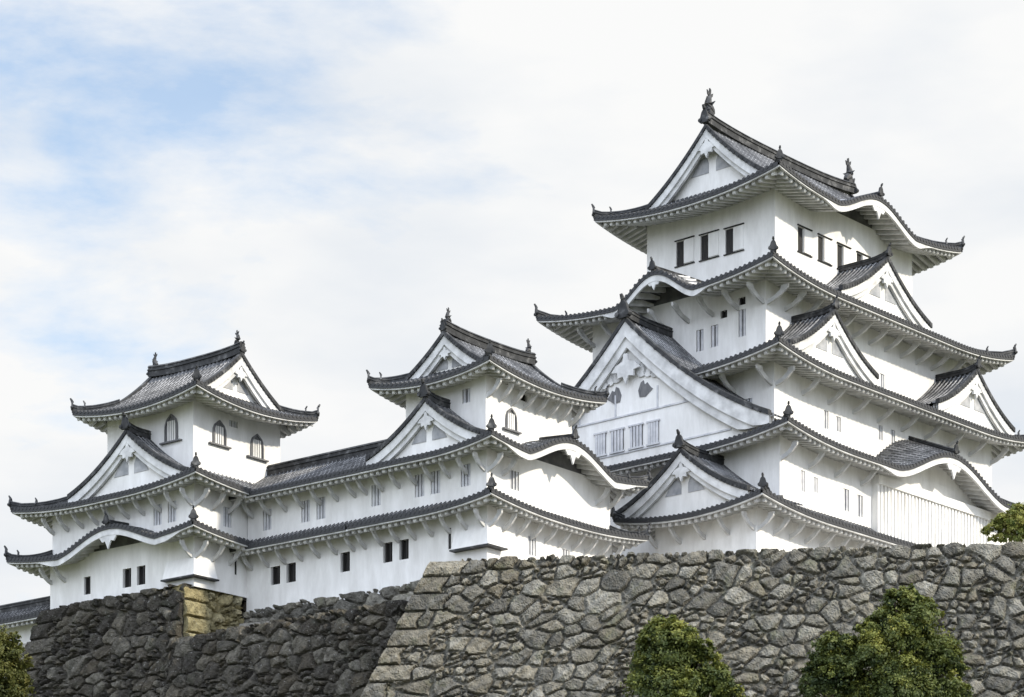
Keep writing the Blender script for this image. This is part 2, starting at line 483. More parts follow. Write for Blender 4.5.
def tiled_roof(root, E, wall, inner, ze, rise, sides='FRBL', c=0.55, lift=0.55, kara=(), eave_sides=None, axis=None, g=2.5, vg=0.6, nolift=(), fish_s=1.0, hip_s=1.0, name='tiled_roof', gable_vent=True):
    """Skirt roof (axis None: runs from rectangle E up to rectangle inner) or hip-and-gable roof (axis X or Y).
    kara: waves in the eave as (side, centre, half width, height)."""
    S = {k: Side(E, k) for k in sides}
    ov = {k: max(v, 0.02) for k, v in gap_dist(E, wall).items()}
    if axis:
        hw = (E[1] - E[0]) / 2 if axis == 'Y' else (E[3] - E[2]) / 2
        run = {k: hw for k in 'FRBL'}
        ends = 'FB' if axis == 'Y' else 'LR'
    else:
        run = gap_dist(E, inner)
        ends = ''
    lifts = {k: lift for k in ('FL', 'FR', 'BL', 'BR')}
    for k in nolift:
        lifts[k] = 0
    def cl(a, b_):
        return lifts[a + b_] if a + b_ in lifts else lifts[b_ + a]
    def hgt(k, d):
        u = np.clip(d / run[k], 0, 1)
        return rise * ((1 - c) * u + c * u * u)
    def surf(k, p, d):
        s = S[k]
        fd = min(run[k], 4.0)
        fade = np.clip(1 - d / fd, 0, 1) ** 1.6
        z = ze + hgt(k, d)
        for dc, o in ((p, s.prev), (s.L - p, s.next)):
            if o in S:
                rr = min(0.55 * s.L, 7.5)
                if not axis:
                    rr *= 1
                z = z + cl(k, o) * np.clip(1 - np.maximum(dc, 0) / rr, 0, 1) ** 2.2 * fade
        for kk, cc, hwk, B, sl in kara:
            if kk == k:
                q = (p - s.p_of(cc)) / hwk
                z = np.where(np.abs(q) < 1, np.maximum(z, ze + B * bell(q) + sl * d * np.sqrt(bell(q))), z)
        return z
    def hip_line(k, n=9):
        """from the corner at the end of side k (shared with next side) up"""
        s = S[k]
        o = s.next
        top = g if axis else run[k]
        oth = g if axis else run[o]
        tt = np.linspace(0, 1, n)
        return [s.P(s.L - oth * x, top * x, float(surf(k, np.array(s.L - oth * x), np.array(top * x)))) for x in tt]
    tiles, ed, sof = MB(), MB(), MB()
    for k, s in S.items():
        def panel(p0, p1, dlim, nr=10):
            p, h = tile_cols(p0, p1)
            dm = dlim(p)
            tt = np.linspace(0, 1, nr)[:, None]
            d = tt * dm[None]
            z = surf(k, p[None] + 0 * d, d) + h[None]
            tiles.grid(s.PA(p[None], d, z), np.stack([np.broadcast_to(p[None] / PITCH, d.shape), d / 0.42 + 0.01], -1))
        hip0, hip1 = s.prev in S, s.next in S
        if axis and k in ends:
            panel(0, s.L, lambda p: np.minimum(np.minimum(p, s.L - p), g))
        elif axis:
            e = g - vg
            panel(0, e, lambda p: p)
            panel(e, s.L - e, lambda p: np.full_like(p, hw), 14)
            panel(s.L - e, s.L, lambda p: s.L - p)
        else:
            r0, r1, D = run[s.prev], run[s.next], run[k]
            def dl(p):
                d = np.full_like(p, D)
                if hip0: d = np.minimum(d, p * D / max(r0, 0.01))
                if hip1: d = np.minimum(d, (s.L - p) * D / max(r1, 0.01))
                return np.maximum(d, 0.0)
            panel(0, s.L, dl)
        # round end tiles and the drooping pan tiles along the eave
        for i in range(int(s.L / PITCH)):
            p = (i + 0.20) * PITCH
            z = float(surf(k, np.array(p), np.array(0.0)))
            pts = [s.P(p + 0.105 * math.cos(a), -0.03, z + 0.0 + 0.105 * math.sin(a)) for a in np.linspace(0, 2 * PI, 9)[:-1]]
            tiles.prism(pts, (s.n[0] * 0.12, s.n[1] * 0.12, 0))
        pp = np.arange(0, s.L + 0.01, 0.17)
        zz = surf(k, pp, np.zeros_like(pp))
        tiles.grid(np.stack([s.PA(pp, 0.0, zz + 0.03), s.PA(pp, 0.0, zz - 0.22), s.PA(pp, 0.10, zz - 0.22)]))
        # eave underneath: white edge board and rafters, shade-coloured soffit
        if eave_sides and k not in eave_sides:
            continue
        o0 = ov[s.prev] if hip0 else 0.0
        o1 = ov[s.next] if hip1 else 0.0
        ok = ov[k]
        n = max(2, int(s.L / 0.3))
        pp = np.linspace(0, s.L, n)
        zz = surf(k, pp, np.zeros_like(pp))
        km = np.zeros_like(pp)
        for kk, cc, hwk, B, sl in kara:
            if kk == k:
                km = np.maximum(km, np.clip(1.25 - np.abs((pp - s.p_of(cc)) / hwk), 0, 0.25) * 4)
        th = 0.07 + 0.28 * km
        def at_d(d):
            """pp shifted inside the hips at depth d"""
            return np.clip(pp, o0 * d / ok if hip0 else 0, s.L - (o1 * d / ok if hip1 else 0))
        a0, a1, a2, a3 = at_d(0.05), at_d(0.05), at_d(0.20), at_d(0.20)
        ed.grid(np.stack([s.PA(a0, 0.06, zz - 0.21), s.PA(a1, 0.06, zz - 0.23 - th), s.PA(a2, 0.20, zz - 0.23 - th), s.PA(a3, 0.20, zz - 0.17)]))
        inn = o0 + (pp / s.L) * (s.L - o0 - o1)
        zs = surf(k, inn, np.zeros_like(pp))
        sof.grid(np.stack([s.PA(a3, 0.20, zz - 0.17), s.PA(inn, ok, zs - 0.17 + 0.18 * ok)]))
        nrf = int(s.L / 0.46)
        for i in range(nrf):
            p = (i + 0.5) * s.L / nrf
            de = ok
            if hip0 and p < o0: de = ok * p / max(o0, .01)
            if hip1 and s.L - p < o1: de = ok * (s.L - p) / max(o1, .01)
            if de < 0.35: continue
            z = float(surf(k, np.array(p), np.array(0.0)))
            wd = 0.10
            d0 = 0.27
            q = [(d0, z - 0.16, wd), (d0, z - 0.44, wd), (d0 + 0.06, z - 0.49, wd), (de, z - 0.46 + 0.18 * de, wd), (de, z - 0.12 + 0.18 * de, wd)]
            ed.prism([s.P(p - wd, d_, z_) for d_, z_, _ in q], (s.a[0] * 2 * wd, s.a[1] * 2 * wd, 0))
    ro = tiles.build(name, M['tile'], root)
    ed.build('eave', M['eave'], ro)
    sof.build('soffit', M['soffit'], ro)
    # hips with their end tiles
    for k in S:
        s = S[k]
        if s.next in S and cl(k, s.next) >= 0:
            hl = hip_line(k)
            dv = Vector(hl[0]) - Vector(hl[1])
            dv.z = 0
            dv.normalize()
            mb = MB()
            pts = [Vector(x) + Vector((0, 0, 0.05)) for x in hl]
            pts[0] = pts[0] + Vector((0, 0, 0.10))
            mb.sweep(pts, ridge_cs(0.85 * hip_s))
            mb.build('hip_ridge', M['ridge'], ro)
            end_tile(ro, pts[0] + Vector((0, 0, 0.10)) - dv * 0.05, dv, 0.68 * hip_s)
            if not axis or True:
                q = pts[2] + (pts[3] - pts[2]) * 0.2
                end_tile(ro, q + Vector((0, 0, 0.22)), dv, 0.5 * hip_s)
    # waves: a short ridge on the crown, pendant and the panel behind the arch
    for k, cc, hwk, B, sl in kara:
        s = S[k]
        p = s.p_of(cc)
        dd = np.linspace(0, run[k], 60)
        hh = hgt(k, dd) - sl * dd
        dl_ = float(dd[np.argmax(hh > B)]) if (hh > B).any() else run[k]
        mb = MB()
        mb.sweep([s.P(p, x, ze + B + sl * x + 0.07) for x in np.linspace(-0.02, dl_ + 0.2, 5)], ridge_cs(0.8))
        mb.build('wave_ridge', M['ridge'], ro)
        end_tile(ro, s.P(p, 0.0, ze + B + 0.25), -s.n, 0.7)
        mb = MB()
        z0 = ze + B - 0.62
        prof = [(-0.95, 0.10), (-0.62, 0.0), (-0.40, -0.26), (-0.2, -0.22), (0, -0.62), (0.2, -0.22), (0.40, -0.26), (0.62, 0.0), (0.95, 0.10), (0.6, 0.2), (0, 0.28), (-0.6, 0.2)]
        kx = min(1.4, hwk / 4.0) if hwk > 4 else 0.75
        mb.prism([s.P(p + a * kx, 0.08, z0 + u * kx) for a, u in prof], (s.n[0] * 0.10, s.n[1] * 0.10, 0))
        mb.build('pendant', M['eave'], ro)
        mb = MB()
        q = np.linspace(-1, 1, 40)
        pz = surf(k, p + q * hwk, np.zeros(40)) - 0.17 + 0.18 * ov[k]
        mb.grid(np.stack([s.PA(p + q * hwk, ov[k] + 0.02, np.full(40, ze - 0.6)), s.PA(p + q * hwk, ov[k] + 0.02, np.maximum(pz, ze - 0.55))]))
        mb.build('arch_panel', M['soffit' if k == 'F' or hwk < 5.5 and B < 1.7 else 'plaster'], ro)  # recess shade painted on most panels with the dark soffit colour, others plaster
    if axis:
        zr = ze + rise
        s0 = S[[k for k in sides if k not in ends][0]]
        e = g - vg
        mid = hw
        a = s0.P(e - 0.05, mid, zr)
        b_ = s0.P(s0.L - e + 0.05, mid, zr)
        mb = MB()
        path = []
        for x in np.linspace(0, 1, 13):
            q = np.array(a) * (1 - x) + np.array(b_) * x
            q[2] += 0.10 + (0.35 if fish_s > .6 else 0.2) * abs(2 * x - 1) ** 3
            path.append(tuple(q))
        mb.sweep(path, ridge_cs(1.35))
        mb.build('main_ridge', M['ridge'], ro)
        dv = np.array(path[0]) - np.array(path[-1])
        for q, sg in ((path[0], 1), (path[-1], -1)):
            dd = dv[:2] * sg
            dd = dd / np.linalg.norm(dd)
            end_tile(ro, (q[0] - dd[0] * 0.02, q[1] - dd[1] * 0.02, q[2] + 0.02), dd, 1.0 if fish_s > .6 else 0.62)
            if fish_s:
                fish(ro, (q[0] - dd[0] * 0.45, q[1] - dd[1] * 0.45, q[2] + (0.45 if fish_s > .6 else 0.42)), dd, fish_s)
        for k in ends:
            s = S[k]
            us = np.linspace(-1, 1, 33)
            half = hw - e
            pq = hw + us * half
            kk = [x for x in sides if x not in ends][0]
            zc = ze + hgt(kk, hw - np.abs(us) * half)
            gable_face(ro, s, pq, zc, g, vg, ze + float(hgt(k, np.array(g))) - 0.25, vent=gable_vent)
    return ro, S, surf

def gable_face(parent, s, pq, zc, dw, vg, zbase, vent=True, big=1.0, thick=0.34, foot=0.0):
    """curved gable end: verge tiles, two stepped bargeboards, recessed plaster wall, pendant, fins"""
    df = dw - vg
    n = len(pq)
    c0 = n // 2
    mb = MB()
    mb.sweep([s.P(p, df - 0.06, z + 0.06) for p, z in zip(pq, zc)], [(0, -0.14), (0, 0.15), (0.14, 0.19), (0.30, 0.15), (0.30, -0.10)], side=(s.n[0], s.n[1], 0))
    for p, z in list(zip(pq, zc))[1:-1:1]:
        pts = [s.P(p + 0.11 * math.cos(a), df - 0.09, z + 0.02 + 0.11 * math.sin(a)) for a in np.linspace(0, 2 * PI, 8)[:-1]]
        mb.prism(pts, (s.n[0] * 0.1, s.n[1] * 0.1, 0))
    mb.build('verge_tiles', M['ridge'], parent)
    def board(d0, d1, t0, t1, nm):
        m_ = MB()
        zt, zb = zc - t0, np.maximum(zc - t1, zbase - 0.05)
        zt = np.maximum(zt, zb + 0.02)
        A = s.PA(pq, d0, zt); B_ = s.PA(pq, d0, zb); C = s.PA(pq, d1, zb); D = s.PA(pq, d1, zt)
        m_.grid(np.stack([D, A, B_, C]))
        return m_.build(nm, M['eave'], parent)
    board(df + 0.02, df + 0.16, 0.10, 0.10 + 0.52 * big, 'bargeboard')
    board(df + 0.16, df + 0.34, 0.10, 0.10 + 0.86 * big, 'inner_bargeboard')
    m_ = MB()
    zt = np.maximum(zc - 0.12, zbase)
    m_.grid(np.stack([s.PA(pq, dw, np.full(n, zbase - foot)), s.PA(pq, dw, zt)]))
    m_.grid(np.stack([s.PA(pq, dw, zt), s.PA(pq, dw - vg + 0.05, zt)]))
    m_.build('gable_wall', M['plaster'], parent)
    pc, zk = pq[c0], zc[c0]
    H = zk - zbase
    k = max(0.45, min(1.5, H / 4.2)) * (0.9 if big > 1 else 1)
    m_ = MB()
    prof = [(-0.10, 0.62), (-0.16, 0.30), (-0.55, 0.16), (-0.80, -0.10), (-0.46, -0.16), (-0.44, -0.42), (-0.16, -0.36), (0, -0.72), (0.16, -0.36), (0.44, -0.42), (0.46, -0.16), (0.80, -0.10), (0.55, 0.16), (0.16, 0.30), (0.10, 0.62)]
    zp = zk - 0.1 - 0.86 * big - 0.25 * k - (0.9 if big > 1.5 else 0)
    m_.prism([s.P(pc + a * k, df + 0.04, zp + u * k) for a, u in prof], (s.n[0] * 0.16, s.n[1] * 0.16, 0))
    m_.build('pendant', M['eave'], parent)
    if vent and H > 2.0:
        for e in (-1, 1):                               # lattice openings left and right of the pendant
            m_ = MB()
            q = [(0.30, -1.45), (1.75, -1.45), (1.40, -0.95), (0.95, -0.45), (0.50, -0.35), (0.30, -0.8)]
            m_.prism([s.P(pc + e * a * k, dw - 0.03, zp + u * k) for a, u in q], (s.n[0] * 0.02, s.n[1] * 0.02, 0))
            m_.build('gable_vent', M['gable_grey'], parent)

def dormer(root, s, cp, hw, za, zb, dw, vg, depth, c=0.45, ridge_s=1.0, big=1.0, vent=True, name='gable_roof', orn=0.95, zr=None, lim=None):
    """triangular gable standing on a skirt roof: s is the side of that roof, cp its centre along the side"""
    df = dw - vg
    pc = s.p_of(cp)
    mb = MB()
    dd, h = tile_cols(df, dw + depth)
    us = np.linspace(-1, 1, 37)
    def prof(u):
        u = np.abs(u)
        return za - (za - zb) * ((1 + c) * u - c * u * u)
    zc = prof(us)
    p = pc + us * hw
    for sl_ in (slice(0, 19), slice(18, 37)):
        pp, z = p[sl_], zc[sl_]
        ln = np.abs(us[sl_]) * math.hypot(hw, za - zb)
        D2 = np.broadcast_to(dd[None], (len(pp), len(dd))).copy()
        if lim:                                         # the outer parts of the slopes end sooner
            o_ = np.abs(us[sl_]) > lim[0]
            D2[o_] = np.minimum(D2[o_], dw + lim[1])
        P = s.PA(pp[:, None], D2, z[:, None] + h[None])
        mb.grid(P, np.stack([np.broadcast_to(dd[None] / PITCH, P.shape[:2]), np.broadcast_to(ln[:, None] / 0.42 + 0.01, P.shape[:2])], -1))
    ro = mb.build(name, M['tile'], root)
    mb = MB()
    mb.sweep([s.P(pc, df - 0.05 + x * (dw + depth - df), za + 0.08 + 0.25 * max(0, 1 - 3 * x) ** 2) for x in np.linspace(0, 1, 9)], ridge_cs(1.0 * ridge_s))
    mb.build('gable_ridge', M['ridge'], ro)
    end_tile(ro, s.P(pc, df - 0.03, za + 0.36), -s.n, orn)
    gable_face(ro, s, p, zc, dw, vg, zb - 0.5, vent=vent, big=big, foot=zb - 0.5 - zr if zr is not None else 0)
    return ro

def storey(root, rect, z0, z1, wins=(), sides='FRBL', name='storey_wall'):
    """plaster walls with real openings; wins: (side, centre, z centre, width, height, type)"""
    mb = MB()
    DEP = 0.30
    for k in sides:
        s = Side(rect, k)
        hs = []
        for (kk, c, zc, ww, hh, ty) in wins:
            if kk == k and ty != 'arch':
                p = s.p_of(c)
                hs.append((p - ww / 2, p + ww / 2, zc - hh / 2, zc + hh / 2))
        xs = sorted({0, s.L, *[h[0] for h in hs], *[h[1] for h in hs]})
        zs = sorted({z0, z1, *[h[2] for h in hs], *[h[3] for h in hs]})
        for i in range(len(xs) - 1):
            for j in range(len(zs) - 1):
                xm, zm = (xs[i] + xs[i + 1]) / 2, (zs[j] + zs[j + 1]) / 2
                if any(h[0] < xm < h[1] and h[2] < zm < h[3] for h in hs):
                    continue
                mb.add([s.P(xs[i], 0, zs[j]), s.P(xs[i + 1], 0, zs[j]), s.P(xs[i + 1], 0, zs[j + 1]), s.P(xs[i], 0, zs[j + 1])], [(0, 1, 2, 3)])
        DEP = 0.10 if any(x[5] == 'shutter' for x in wins) else 0.26
        for a, b_, c, d in hs:
            q = [(a, c), (b_, c), (b_, d), (a, d)]
            v = [s.P(x, 0, z) for x, z in q] + [s.P(x, DEP, z) for x, z in q]
            mb.add(v, [(i, (i + 1) % 4, (i + 1) % 4 + 4, i + 4) for i in range(4)])
    x0, x1, y0, y1 = rect
    mb.add([(x0, y0, z1), (x1, y0, z1), (x1, y1, z1), (x0, y1, z1)], [(0, 1, 2, 3)])
    o = mb.build(name, M['plaster'], root)
    for (k, c, zc, ww, hh, ty) in wins:
        s = Side(rect, k)
        p = s.p_of(c)
        nx, ny = s.n
        DEP = 0.10 if any(x[5] == 'shutter' for x in wins) else 0.26
        if ty == 'arch':
            arch = [(-0.50, 0), (-0.50, 0.42), (-0.47, 0.62), (-0.36, 0.80), (-0.18, 0.90), (0, 1.0), (0.18, 0.90), (0.36, 0.80), (0.47, 0.62), (0.50, 0.42), (0.50, 0)]
            mb = MB()
            mb.prism([s.P(p + a * ww, -0.015, zc - hh / 2 + u * hh) for a, u in arch], (nx * 0.012, ny * 0.012, 0))
            wd = mb.build('window', M['grey_wood'], root)
            mb = MB()
            n = len(arch)
            k2 = 1.18
            outer = [(a * k2, u * 1.10) for a, u in arch]
            for i in range(n - 1):
                q = [arch[i], arch[i + 1], outer[i + 1], outer[i]]
                mb.prism([s.P(p + a * ww, -0.11, zc - hh / 2 + u * hh) for a, u in q], (nx * 0.11, ny * 0.11, 0))
            mb.build('window_frame', M['grey_wood'], wd)
            mb = MB()
            for i in range(4):
                x = p + (-0.3 + 0.2 * i) * ww
                q = [s.P(x - 0.055, -0.06, zc - hh / 2), s.P(x + 0.055, -0.06, zc - hh / 2), s.P(x + 0.055, -0.06, zc + 0.32 * hh), s.P(x - 0.055, -0.06, zc + 0.32 * hh)]
                mb.prism(q, (nx * 0.04, ny * 0.04, 0))
            mb.build('lattice', M['plaster'], wd)
            mb = MB()
            mb.prism([s.P(p - ww * 0.95, -0.20, zc - hh / 2 - 0.11), s.P(p + ww * 0.95, -0.20, zc - hh / 2 - 0.11), s.P(p + ww * 0.95, -0.20, zc - hh / 2 - 0.02), s.P(p - ww * 0.95, -0.20, zc - hh / 2 - 0.02)], (nx * 0.2, ny * 0.2, 0))
            mb.build('window_sill', M['grey_wood'], wd)
            continue
        mb = MB()
        mb.add([s.P(p - ww / 2, DEP, zc - hh / 2), s.P(p + ww / 2, DEP, zc - hh / 2), s.P(p + ww / 2, DEP, zc + hh / 2), s.P(p - ww / 2, DEP, zc + hh / 2)], [(0, 1, 2, 3)])
        wd = mb.build('window', M['grey_wood' if ty == 'lattice' else 'wood'], root)
        if ty in ('lattice', 'dark'):
            mb = MB()
            nb = max(2, int(round(ww / (0.26 if ty == 'lattice' else 0.34))))
            bw = 0.075 if ty == 'lattice' else 0.045
            for i in range(nb):
                x = p + ww * ((i + 0.5) / nb - 0.5)
                mb.prism([s.P(x - bw, 0.05, zc - hh / 2), s.P(x + bw, 0.05, zc - hh / 2), s.P(x + bw, 0.05, zc + hh / 2), s.P(x - bw, 0.05, zc + hh / 2)], (nx * 0.1, ny * 0.1, 0))
            mb.build('lattice', M['lattice'] if ty == 'lattice' else M['wood'], wd)
        if ty == 'shutter':                             # open half dark, sliding shutter beside it, rails above and below
            mb = MB()
            q0, q1 = p + ww / 2 + 0.02, p + ww / 2 + 0.78
            mb.prism([s.P(q0, -0.05, zc - hh / 2 + 0.04), s.P(q1, -0.05, zc - hh / 2 + 0.04), s.P(q1, -0.05, zc + hh / 2 - 0.04), s.P(q0, -0.05, zc + hh / 2 - 0.04)], (nx * 0.047, ny * 0.047, 0))
            mb.build('shutter', M['plaster'], wd)
            for z in (zc - hh / 2 - 0.06, zc + hh / 2 + 0.06):
                mb = MB()
                mb.prism([s.P(p - ww / 2 - 0.08, -0.09, z - 0.03), s.P(q1 + 0.06, -0.09, z - 0.03), s.P(q1 + 0.06, -0.09, z + 0.03), s.P(p - ww / 2 - 0.08, -0.09, z + 0.03)], (nx * 0.088, ny * 0.088, 0))
                mb.build('shutter_rail', M['wood'], wd)
    return o

BR = {}
def brackets(root, E, rect, ze, sides, pitch=1.35, skip=()):
    """white timber arms under the eave, each its own part (copies share one mesh)"""
    ov = gap_dist(E, rect)
    for k in sides:
        s = Side(rect, k)
        key = (round(ov[k], 2), SC[0])
        if key not in BR:
            o = ov[k]
            mb = MB()
            q = [(0, -1.0), (0.10, -0.99), (0.22 * o, -0.86), (0.42 * o, -0.60), (0.62 * o, -0.20), (0.64 * o, 0.05), (0.44 * o, 0.05), (0.40 * o, -0.22), (0.24 * o, -0.52), (0.10, -0.68), (0, -0.70)]
            mb.prism([(-0.07, -a, u * 0.86) for a, u in q], (0.14, 0, 0))
            BR[key] = mb.data('eave_bracket', M['eave'])
        n = int((s.L - 0.3) / pitch)
        ang = {'F': 0, 'R': 90, 'B': 180, 'L': 270}[k]
        for i in range(n + 1):
            p = 0.15 + (s.L - 0.3) * i / n
            if any(kk == k and a < p + (s.O @ s.a) < b_ for kk, a, b_ in skip):
                continue
            o = bpy.data.objects.new('eave_bracket', BR[key])
            COL.objects.link(o)
            o.parent = root
            q = s.P(p, 0, ze - 0.38 + 0.05 * ov[k])
            o.location = [x * SC[0] for x in q]
            o.rotation_euler = (0, 0, R(ang))

def drop_bay(root, rect, side_len, zb, zt, out):
    """flared stone-drop bay wrapping the near right corner of a storey, dark sill along its foot"""
    x1, y0 = rect[1], rect[2]
    a, b_ = side_len
    mb = MB()
    top = [(x1 - a, y0 - 0.01), (x1 + 0.01, y0 - 0.01), (x1 + 0.01, y0 + b_)]
    bot = [(x1 - a, y0 - out), (x1 + out, y0 - out), (x1 + out, y0 + b_)]
    v = [(x, y, zt) for x, y in top] + [(x, y, zb) for x, y in bot]
    v += [(x1 - a, y0 + 0.02, zt), (x1 - a, y0 + 0.02, zb), (x1 - 0.02, y0 + b_, zt), (x1 - 0.02, y0 + b_, zb)]
    mb.add(v, [(0, 1, 4, 3), (1, 2, 5, 4), (0, 3, 7, 6), (2, 8, 9, 5)])
    o = mb.build('stone_drop_bay', M['plaster'], root)
    mb = MB()
    e = 0.07
    mb.box(x1 - a - e, x1 + out + e, y0 - out - e, y0 + 0.0, zb - 0.09, zb)
    mb.box(x1 + 0.0, x1 + out + e, y0 + 0.003, y0 + b_ + e, zb - 0.09, zb - 0.003)
    mb.build('bay_sill', M['ridge'], o)

def to_world(r, d):
    """metres right of and in front of the camera -> world x, y"""
    c, s_ = math.cos(HEAD), math.sin(HEAD)
    return (r * c - d * s_, r * s_ + d * c)

# ================================================================== the main keep
YAW = R(3)
def rot_yaw(x, y):
    # drawing frame of the keep -> world
    c, s_ = math.cos(-YAW), math.sin(-YAW)
    return (x * c - y * s_, x * s_ + y * c)
kx, ky = rot_yaw(-92.734, 130.236)
ZB = 29.0
keep = thing('castle_keep', 'tallest white castle tower with five tiers of grey curved roofs, behind stone wall', 'castle', (kx, ky, ZB), -YAW)
def rc(ex, ey):
    return (-4.93 - ex, 4.93 + ex, -7.59 - ey, 7.59 + ey)
def zk(z):
    return z - ZB
T1, T2, T3, T4 = rc(0, 0), rc(1.7, 3.3), rc(3.2, 4.55), rc(4.7, 6.1)
T5 = (2.7, 9.95, -16.4, 16.0)
E1, E2, E3, E4 = rc(2.2, 2.6), rc(4.1, 5.9), rc(5.3, 7.0), rc(6.5, 7.8)
E5 = (1.0, 11.7, -18.2, 17.6)
# fifth (lowest) tier
storey(keep, T5, 0, zk(35.2), [('R', -12.6, zk(32.6), .5, 1.2, 'lattice'), ('R', -10.6, zk(32.6), .5, 1.2, 'lattice')])
tiled_roof(keep, E5, T5, (3.2, 9.68, -13.65, 13.65), zk(34.85), 1.0, lift=0.6)
brackets(keep, E5, T5, zk(34.85), 'FR', 1.5)
s5 = Side(E5, 'F')
dormer(keep, s5, 5.5, 4.75, zk(38.7), zk(35.75), 1.0, 0.45, 5.0, zr=zk(34.98))
# fourth tier: the great gable to the front, wave and lattice bay to the right
w4 = [('R', -11.4, zk(37.45), .42, 1.2, 'lattice'), ('R', -10.1, zk(37.45), .42, .9, 'lattice'), ('R', -6.95, zk(37.15), .6, 1.3, 'lattice'), ('R', -5.5, zk(37.05), .6, 1.3, 'lattice')]
storey(keep, T4, 0, zk(40.0), w4)
tiled_roof(keep, E4, T4, T3, zk(39.4), 1.45, kara=(('R', 2.3, 6.5, 1.9, 0.42),), lift=0.65)
brackets(keep, E4, T4, zk(39.4), 'R', 2.6, skip=(('R', -4.5, 10),))
mb = MB()                                              # lattice bay: slats between sill and head, over a closed box
X = T4[1]
mb.box(X - 0.1, X + 0.55, -4.3, 8.6, zk(33.2), zk(35.2))
mb.box(X - 0.1, X + 0.55, -4.3, 8.6, zk(38.55), zk(39.1))
mb.box(X - 0.1, X + 0.35, -4.25, 8.55, zk(35.2), zk(38.55))
bay = mb.build('lattice_bay', M['plaster'], keep)
mb = MB()
for i in range(34):
    y = -4.15 + i * 12.55 / 33
    mb.box(X + 0.352, X + 0.44, y - 0.09, y + 0.09, zk(35.15), zk(38.6))
mb.build('bay_slats', M['plaster'], bay)
s4 = Side(E4, 'F')
big = dormer(keep, s4, -0.5, 10.5, zk(48.0), zk(40.5), 0.62, 0.5, 8.0, lim=(0.70, 2.4), zr=zk(39.5), c=0.40, big=1.75, vent=False, orn=1.3, ridge_s=1.15)
mb = MB()                                              # panel lines and carved field in the great gable
def gp(x, d, z): return s4.P(s4.p_of(x), d, z)
for z, x0, x1 in ((42.45, -6.3, 5.6), (40.15 + 0.1, -7.6, 7.0)):
    mb.prism([gp(x0, .56, zk(z) - .05), gp(x1, .56, zk(z) - .05), gp(x1, .56, zk(z) + .05), gp(x0, .56, zk(z) + .05)], (0, .06, 0))
for x, z in ((-4.4, 42.4), (-1.6, 43.2), (1.6, 43.2), (3.6, 43.2)):
    mb.prism([gp(x - .05, .57, zk(42.4)), gp(x + .05, .57, zk(42.4)), gp(x + .05, .57, zk(z + .6)), gp(x - .05, .57, zk(z + .6))], (0, .05, 0))
mb.build('gable_rails', M['lattice'], big)
for e in (-1, 1):                                      # cloud scrolls each side of the pendant
    mb = MB()
    for a, u, r_ in ((0.95, 0.55, .40), (1.45, 0.40, .34), (1.9, 0.22, .28), (0.65, 0.95, .30), (1.25, .85, .24), (2.25, .05, .22)):
        pts = [gp(-0.5 + e * a + r_ * math.cos(q), .50, zk(44.35) + u + r_ * math.sin(q)) for q in np.linspace(0, 2 * PI, 13)[:-1]]
        mb.prism(pts, (0, .1 + .02 * r_, 0))
    mb.build('carved_scroll', M['eave'], big)
for e in (-1, 1):
    mb = MB()
    q = [(0.75, -.75), (1.2, -.80), (1.75, -.42), (1.55, -.25), (1.35, .02), (1.15, -.08), (1.05, .2), (.85, .1), (.65, -.35)]
    mb.prism([gp(-0.5 + e * a, .575, zk(44.1) + u) for a, u in q], (0, .03, 0))
    mb.build('gable_vent', M['grey_wood'], big)
for x in (-2.75, -1.45, 0.0, 1.3):
    ww = .95 if x in (-1.45, 0.0) else .8
    mb = MB()
    q = [(-ww / 2, 40.42), (ww / 2, 40.42), (ww / 2, 41.68), (-ww / 2, 41.68)]
    mb.prism([gp(x + a, .585, zk(z)) for a, z in q], (0, .02, 0))
    o = mb.build('gable_window', M['wood'], big)
    # sub-parts would be one level too deep: bars belong to the window mesh's sibling
    mb = MB()
    for i in range(4):
        xx = x - ww / 2 + ww * (i + .5) / 4
        mb.prism([gp(xx - .085, .53, zk(40.42)), gp(xx + .085, .53, zk(40.42)), gp(xx + .085, .53, zk(41.68)), gp(xx - .085, .53, zk(41.68))], (0, .05, 0))
    for z in (40.37, 41.73):
        mb.prism([gp(x - ww / 2 - .1, .5, zk(z) - .05), gp(x + ww / 2 + .1, .5, zk(z) - .05), gp(x + ww / 2 + .1, .5, zk(z) + .05), gp(x - ww / 2 - .1, .5, zk(z) + .05)], (0, .09, 0))
    mb.build('window_lattice', M['lattice'], big)
# third tier
w3 = [('R', -6.85, zk(42.2), .5, 1.1, 'lattice'), ('R', -5.55, zk(42.2), .5, .9, 'lattice'), ('R', -1.0, zk(42.6), .5, .9, 'lattice'), ('R', 0.4, zk(42.6), .5, .9, 'lattice'), ('R', 5.3, zk(42.3), .5, .9, 'lattice'),
      ('F', 6.3, zk(42.2), .5, 1.0, 'lattice')]
storey(keep, T3, zk(38), zk(44.9), w3)
tiled_roof(keep, E3, T3, T2, zk(44.25), 1.5, lift=0.7)
brackets(keep, E3, T3, zk(44.25), 'FR', 2.4)
s3 = Side(E3, 'R')
for cy in (-8.2, 7.8):
    dormer(keep, s3, cy, 4.6, zk(48.0), zk(45.1), 0.95, 0.40, 3.2, zr=zk(44.42), ridge_s=.72, orn=.72)
